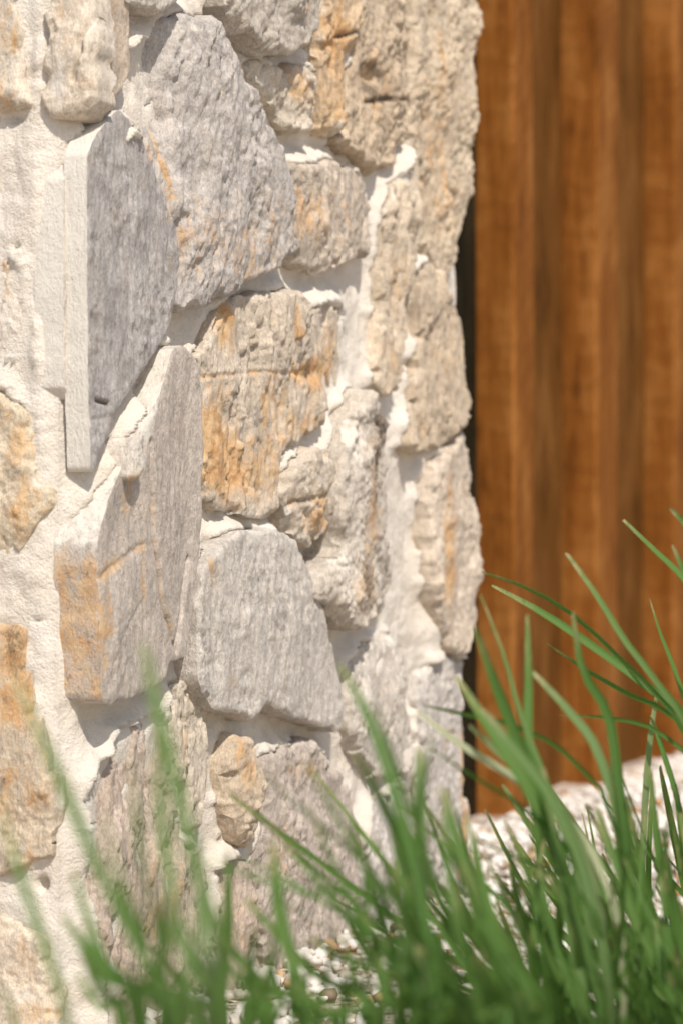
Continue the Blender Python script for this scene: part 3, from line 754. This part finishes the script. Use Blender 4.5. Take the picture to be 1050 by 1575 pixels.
# core of the pillar: back, far end and top
def box_np(t0, t1, n0, n1, z0, z1, origin=O):
    pts = []
    for t in (t0, t1):
        for n in (n0, n1):
            for z in (z0, z1):
                pts.append(origin + T * t + N * n + Z * z)
    f = [(0, 1, 3, 2), (4, 6, 7, 5), (0, 4, 5, 1), (2, 3, 7, 6), (0, 2, 6, 4), (1, 5, 7, 3)]
    return np.array(pts), np.array(f)
def core():
    V, F = box_np(0.004, 0.997, -0.64, -0.006, -0.05, V_TOP - 0.004)
    me = mesh_np('mortar_core', V - O, F, False, np.tile([0, 0, 0, 1.0], (8, 1)))
    add('mortar_core', me, M_MORTAR, pillar)
core()

# ------------------------------------------------------------------ timber fence
NF = -0.170          # outer face of the posts
NB = -0.228          # outer face of the boards between them
def t_at(x, n):
    return R.hit(x, 800, n)[0]

def plank(name, t0, t1, n0, n1, z0, z1, mat, parent, org, seed, wav=0.0015):
    """a sawn length of timber: bevelled box, slightly wavy along its height"""
    r = np.random.default_rng(seed)
    b = 0.005
    sec = [(t0 + b, n0), (t1 - b, n0), (t1, n0 + b), (t1, n1 - b), (t1 - b, n1), (t0 + b, n1), (t0, n1 - b), (t0, n0 + b)]
    zs = np.linspace(z0, z1, 15)
    V = []
    ph = r.uniform(0, 6, 3)
    for z in zs:
        w = wav * math.sin(z * 3 + ph[0]); w2 = wav * math.sin(z * 4.3 + ph[1])
        for (t, n) in sec: V.append(O + T * (t + w) + N * (n + w2) + Z * z)
    V = np.array(V)
    bm_f = []
    for i in range(len(zs) - 1):
        for j in range(8):
            a = i * 8 + j; b_ = i * 8 + (j + 1) % 8
            bm_f.append((a, b_, b_ + 8, a + 8))
    me = bpy.data.meshes.new(name)
    k = len(V) - 8
    me.from_pydata([tuple(p - org) for p in V], [], bm_f + [tuple(range(7, -1, -1)), tuple(range(k, k + 8))])
    me.update()
    return add(name, me, mat, parent)

def build_fence():
    ta = t_at(737, NB)
    tb = t_at(870, NB); tc = t_at(995, NB)
    org = O + T * ta + N * NF
    fence = empty('timber_fence', tuple(org), 'rust brown rough sawn timber fence behind the stone pillar', 'fence')
    starts = [ta, tb, tc] + [tc + 0.47 * i for i in range(1, 6)]
    wid = [t_at(820, NF) - ta, t_at(950, NF) - tb, 0.30, 0.28, 0.3, 0.28, 0.3, 0.28]
    zt = 2.05
    for i, (s, w) in enumerate(zip(starts, wid)):
        plank('post', s, s + w, NB - 0.03, NF, -0.06, zt, M_POST, fence, org, 50 + i)
        e = starts[i + 1] if i + 1 < len(starts) else s + 0.47
        a = s + w + 0.009; e = e - 0.003
        m = a + (e - a) * 0.5
        plank('board', a, m - 0.002, NB - 0.026, NB, -0.06, zt - 0.02, M_BOARD, fence, org, 80 + i)
        plank('board', m + 0.002, e, NB - 0.026, NB - 0.005, -0.06, zt - 0.02, M_BOARD, fence, org, 95 + i)
    o = plank('board', 1.104, ta - 0.002, NB - 0.05, NB - 0.003, -0.06, zt - 0.02, M_BLACK, fence, org, 120)  # added to fill the gap; its darkness is painted shade
    o['label'] = 'near-black board with the shade of the gap beside the pillar painted in'
    plank('rail', 1.104, starts[-1] + 0.4, NB - 0.14, NB - 0.072, 0.30, 0.42, M_BOARD, fence, org, 121, 0)
    plank('rail', 1.104, starts[-1] + 0.4, NB - 0.14, NB - 0.072, 1.50, 1.62, M_BOARD, fence, org, 122, 0)
build_fence()

# ------------------------------------------------------------------ stone chips on the ground
def build_chips():
    r = np.random.default_rng(77)
    # low-poly angular lump
    ph = (1 + 5 ** 0.5) / 2
    ico = np.array([(-1, ph, 0), (1, ph, 0), (-1, -ph, 0), (1, -ph, 0), (0, -1, ph), (0, 1, ph), (0, -1, -ph), (0, 1, -ph), (ph, 0, -1), (ph, 0, 1), (-ph, 0, -1), (-ph, 0, 1)]) / math.sqrt(1 + ph * ph)
    fac = np.array([(0,11,5),(0,5,1),(0,1,7),(0,7,10),(0,10,11),(1,5,9),(5,11,4),(11,10,2),(10,7,6),(7,1,8),(3,9,4),(3,4,2),(3,2,6),(3,6,8),(3,8,9),(4,9,5),(2,4,11),(6,2,10),(8,6,7),(9,8,1)])
    n = 26000
    t = r.uniform(-0.9, 4.2, n); nn = NF + 0.02 + r.uniform(0, 1, n) ** 1.4 * 1.5
    keep = ~((t < 1.13) & (nn < 0.012) & (t > -0.03))
    keep &= ~((t <= -0.03) & (nn < 0.25))
    t = t[keep]; nn = nn[keep]; n = len(t)
    size = 0.004 + 0.010 * r.random(n) ** 2.2
    size[r.random(n) < 0.006] *= 2.0
    pos = O[None] + t[:, None] * T + nn[:, None] * N
    V = np.repeat(ico[None], n, 0) * (1 + r.uniform(-.28, .28, (n, 12, 1)))
    V = V * np.stack([np.ones(n), r.uniform(0.6, 1.0, n), r.uniform(0.4, 0.75, n)], 1)[:, None, :]
    a = r.uniform(0, 2 * math.pi, n); ca, sa = np.cos(a)[:, None], np.sin(a)[:, None]
    x = V[:, :, 0] * ca - V[:, :, 1] * sa; y = V[:, :, 0] * sa + V[:, :, 1] * ca; z = V[:, :, 2]
    tl = r.uniform(-.5, .5, n)[:, None]
    y, z = y * np.cos(tl) - z * np.sin(tl), y * np.sin(tl) + z * np.cos(tl)
    V = np.stack([x, y, z], -1) * size[:, None, None] + pos[:, None, :]
    V[:, :, 2] += (size * 0.30 + r.uniform(0, 0.008, n))[:, None]
    F = (fac[None] + (np.arange(n) * 12)[:, None, None]).reshape(-1, 3)
    pal = np.array([(0.70, 0.64, 0.57), (0.62, 0.56, 0.49), (0.74, 0.70, 0.64), (0.52, 0.45, 0.38), (0.36, 0.18, 0.075), (0.48, 0.31, 0.17), (0.22, 0.16, 0.11)])
    pk = r.choice(7, n, p=[.34, .18, .28, .08, .045, .045, .03])
    C = pal[pk] * r.uniform(0.92, 1.12, (n, 1))
    A = np.ones((n, 12, 4)); A[:, :, :3] = C[:, None, :]
    me = mesh_np('gravel', V.reshape(-1, 3), F, False, A.reshape(-1, 4))
    tag(add('gravel', me, M_CHIP), 'white and rusty stone chips covering the ground by the fence', 'gravel', kind='stuff')
build_chips()

# ------------------------------------------------------------------ grass
def spline(P, n):
    P = np.asarray(P, float)
    out = []
    m = len(P)
    for s in np.linspace(0, m - 1, n):
        i = min(int(s), m - 2); f = s - i
        p0 = P[max(i - 1, 0)]; p1 = P[i]; p2 = P[i + 1]; p3 = P[min(i + 2, m - 1)]
        out.append(0.5 * ((2 * p1) + (-p0 + p2) * f + (2 * p0 - 5 * p1 + 4 * p2 - p3) * f * f + (-p0 + 3 * p1 - 3 * p2 + p3) * f ** 3))
    return np.array(out)

def blade(parent, org, pts, width, dry=0.0, tip=0.45, twist=None, face=None, r=random):
    n = 15
    C = spline(pts, n)
    V = []; A = []
    a0 = r.uniform(-0.9, 0.9) if twist is None else twist
    a1 = a0 + r.uniform(-0.9, 0.9)
    for i in range(n):
        f = i / (n - 1)
        tan = C[min(i + 1, n - 1)] - C[max(i - 1, 0)]; tan /= np.linalg.norm(tan) + 1e-9
        side = np.cross(tan, np.array([0.0, -1.0, 0.0])); side /= np.linalg.norm(side) + 1e-9
        nor = np.cross(side, tan)
        a = a0 + (a1 - a0) * f
        s2 = side * math.cos(a) + nor * math.sin(a); n2 = np.cross(s2, tan)
        w = width * 0.5 * (0.62 + 0.38 * min(1, f * 3)) * (1 if f < 0.72 else 1 - (1 - tip) * ((f - 0.72) / 0.28) ** 1.5)
        fold = w * 0.42
        for sgn, rib in ((-1, 0), (0, 1), (1, 0)):
            V.append(C[i] + s2 * w * sgn - n2 * (fold if sgn == 0 else 0)); A.append((f, dry, rib, 1))
    # ragged bitten-off tip
    tan = C[-1] - C[-2]
    V[-3] = V[-3] + tan * r.uniform(-0.25, 0.1); V[-1] = V[-1] + tan * r.uniform(-0.25, 0.1)
    F = []
    for i in range(n - 1):
        for j in range(2):
            a = i * 3 + j; F.append((a, a + 1, a + 4, a + 3))
    me = mesh_np('blade', np.array(V) - org, np.array(F), True, np.array(A))
    return add('blade', me, M_GRASS, parent)

def clump(label, base_px, d, traced, nfill, fill, group='grass clumps in front of the pillar', seed=1, thin=10):
    """blades are given by where they cross the picture; their distance is the clump's, their feet are on the ground"""
    r = random.Random(seed)
    bx = (base_px - W / 2) / FPX * d
    org = np.array([bx, d, 0.0])
    root = empty('grass_clump', tuple(org), label, 'grass', group)
    def foot(p):
        # where a blade leaving the picture at p roots in the tuft
        return np.array([bx + 0.35 * (p[0] - bx) + r.uniform(-.02, .02), d + r.uniform(-.05, .05), -0.005])
    for (pts, wpx, dry) in traced:
        dd = d + r.uniform(-.10, .10)
        q = [at(x, y, dd + (k - len(pts)) * 0.012) for k, (x, y) in enumerate(reversed(pts))]
        blade(root, org, [foot(q[0])] + q, 1.12 * wpx / FPX * dd, dry, r.uniform(0.25, 0.6), r=r, twist=r.uniform(-.5, .5))
    x0, x1, ylo, yhi, lean, spread, wlo, whi = fill
    for q_ in range(nfill + thin):
        dd = d + r.uniform(-.16, .16)
        xb = r.uniform(x0, x1); yb = 1600
        yt = yhi + (ylo - yhi) * r.random() ** 0.7
        Lh = yb - yt
        an = math.radians(r.gauss(lean, spread) if q_ < nfill else r.uniform(-25, 62))
        bow = r.uniform(-0.10, 0.10) * Lh - 0.05 * Lh * (1 if an > 0 else -1)
        xt = xb - math.tan(an) * Lh
        xm = (xb + xt) / 2 - bow * -0.5
        ps = [at(xb, yb, dd), at(xm, (yb + yt) / 2, dd + r.uniform(-.02, .02)), at(xt, yt, dd + r.uniform(-.05, .05))]
        blade(root, org, [foot(ps[0])] + ps, (0.98 if q_ < nfill else 0.5) * r.uniform(wlo, whi) / FPX * dd, 0.5 if (r.random() < 0.16 and q_ >= nfill) else 0, r.uniform(0.15, 0.6), r=r)

A_ = [([(25,1045),(90,1190),(150,1330),(225,1480),(270,1600)],17,0.05), ([(220,985),(240,1080),(265,1180),(300,1330),(340,1600)],19,0.1),
      ([(0,1240),(40,1370),(75,1470),(110,1600)],14,0), ([(205,1160),(215,1300),(235,1400),(250,1600)],11,0.1), ([(160,1250),(195,1380),(230,1480),(260,1600)],13,0),
      ([(125,1460),(150,1520),(190,1610)],13,0), ([(-5,1510),(30,1610)],14,0), ([(240,1120),(250,1270),(270,1400),(290,1600)],17,0.1),
      ([(130,1420),(165,1500),(230,1600)],12,0), ([(305,1330),(310,1450),(320,1600)],18,0.2)]
B1 = [([(350,1310),(352,1420),(350,1600)],18,0), ([(420,1290),(430,1400),(455,1500),(470,1600)],19,0), ([(345,1310),(430,1345),(500,1390),(590,1450),(660,1540)],8,0),
      ([(300,1320),(400,1350),(470,1375),(560,1430)],7,0), ([(395,1180),(460,1240),(540,1310),(620,1400),(690,1520)],9,0), ([(440,1300),(500,1370),(560,1450),(590,1600)],9,0),
      ([(470,1170),(520,1260),(570,1350),(620,1480)],8,0.1), ([(480,1440),(520,1470),(600,1500),(660,1560)],12,0)]
B2 = [([(520,1020),(565,1100),(600,1200),(640,1350),(680,1600)],15,0), ([(545,1155),(585,1230),(620,1310),(665,1450),(720,1600)],16,0), ([(645,1150),(645,1220),(648,1400),(650,1600)],20,0.25),
      ([(575,1080),(605,1170),(650,1300),(700,1450),(760,1600)],12,0), ([(680,1210),(700,1290),(740,1400),(800,1600)],16,0), ([(600,1260),(625,1350),(650,1450),(670,1600)],20,0),
      ([(665,1130),(650,1210),(640,1300),(630,1450),(615,1600)],14,0)]
C_ = [([(700,1040),(740,1100),(780,1160),(830,1250),(880,1400),(930,1600)],20,0), ([(738,915),(775,1010),(800,1100),(850,1230),(900,1400),(930,1600)],10,0.1), ([(810,945),(812,1050),(812,1130),(825,1250),(850,1600)],13,0),
      ([(815,1030),(880,1100),(920,1160),(960,1300),(980,1500)],14,0.15), ([(650,1085),(720,1100),(800,1120),(880,1170),(950,1300)],7,0),
      ([(640,1092),(700,1140),(780,1190),(850,1240),(920,1330),(960,1500)],12,0.8), ([(740,1090),(790,1150),(850,1230),(900,1350),(940,1550)],15,0.1), ([(720,1115),(770,1160),(840,1220),(900,1320),(930,1500)],12,0.3),
      ([(880,940),(895,1030),(935,1100),(950,1200),(970,1350),(1000,1600)],14,0), ([(660,1150),(720,1190),(800,1240),(880,1320),(930,1500)],10,0), ([(730,1290),(830,1335),(880,1365),(930,1480)],8,0),
      ([(728,960),(760,1050),(800,1150),(850,1280),(900,1500)],17,0), ([(835,1180),(860,1330),(880,1450),(900,1600)],20,0.05)]
D_ = [([(738,880),(800,900),(880,945),(960,1020),(1010,1070),(1070,1160),(1100,1400)],8,0), ([(755,900),(830,940),(920,1000),(1000,1060),(1070,1130),(1120,1400)],12,0),
      ([(870,850),(920,920),(960,985),(1010,1050),(1070,1150),(1110,1400)],9,0.05), ([(958,800),(1010,850),(1050,890),(1110,980),(1150,1300)],10,0), ([(1030,782),(1070,830),(1130,960),(1160,1300)],10,0),
      ([(998,920),(1015,975),(1040,1040),(1070,1150),(1090,1400)],10,0), ([(1033,838),(1055,890),(1090,1000),(1110,1300)],8,0), ([(840,990),(900,1030),(960,1065),(1050,1120),(1100,1300)],8,0),
      ([(860,1100),(940,1105),(1010,1125),(1080,1200),(1110,1400)],6,0), ([(1012,1050),(1000,1130),(992,1220),(985,1400),(980,1600)],9,0.3), ([(1000,1100),(1020,1160),(1045,1250),(1060,1400)],10,0)]
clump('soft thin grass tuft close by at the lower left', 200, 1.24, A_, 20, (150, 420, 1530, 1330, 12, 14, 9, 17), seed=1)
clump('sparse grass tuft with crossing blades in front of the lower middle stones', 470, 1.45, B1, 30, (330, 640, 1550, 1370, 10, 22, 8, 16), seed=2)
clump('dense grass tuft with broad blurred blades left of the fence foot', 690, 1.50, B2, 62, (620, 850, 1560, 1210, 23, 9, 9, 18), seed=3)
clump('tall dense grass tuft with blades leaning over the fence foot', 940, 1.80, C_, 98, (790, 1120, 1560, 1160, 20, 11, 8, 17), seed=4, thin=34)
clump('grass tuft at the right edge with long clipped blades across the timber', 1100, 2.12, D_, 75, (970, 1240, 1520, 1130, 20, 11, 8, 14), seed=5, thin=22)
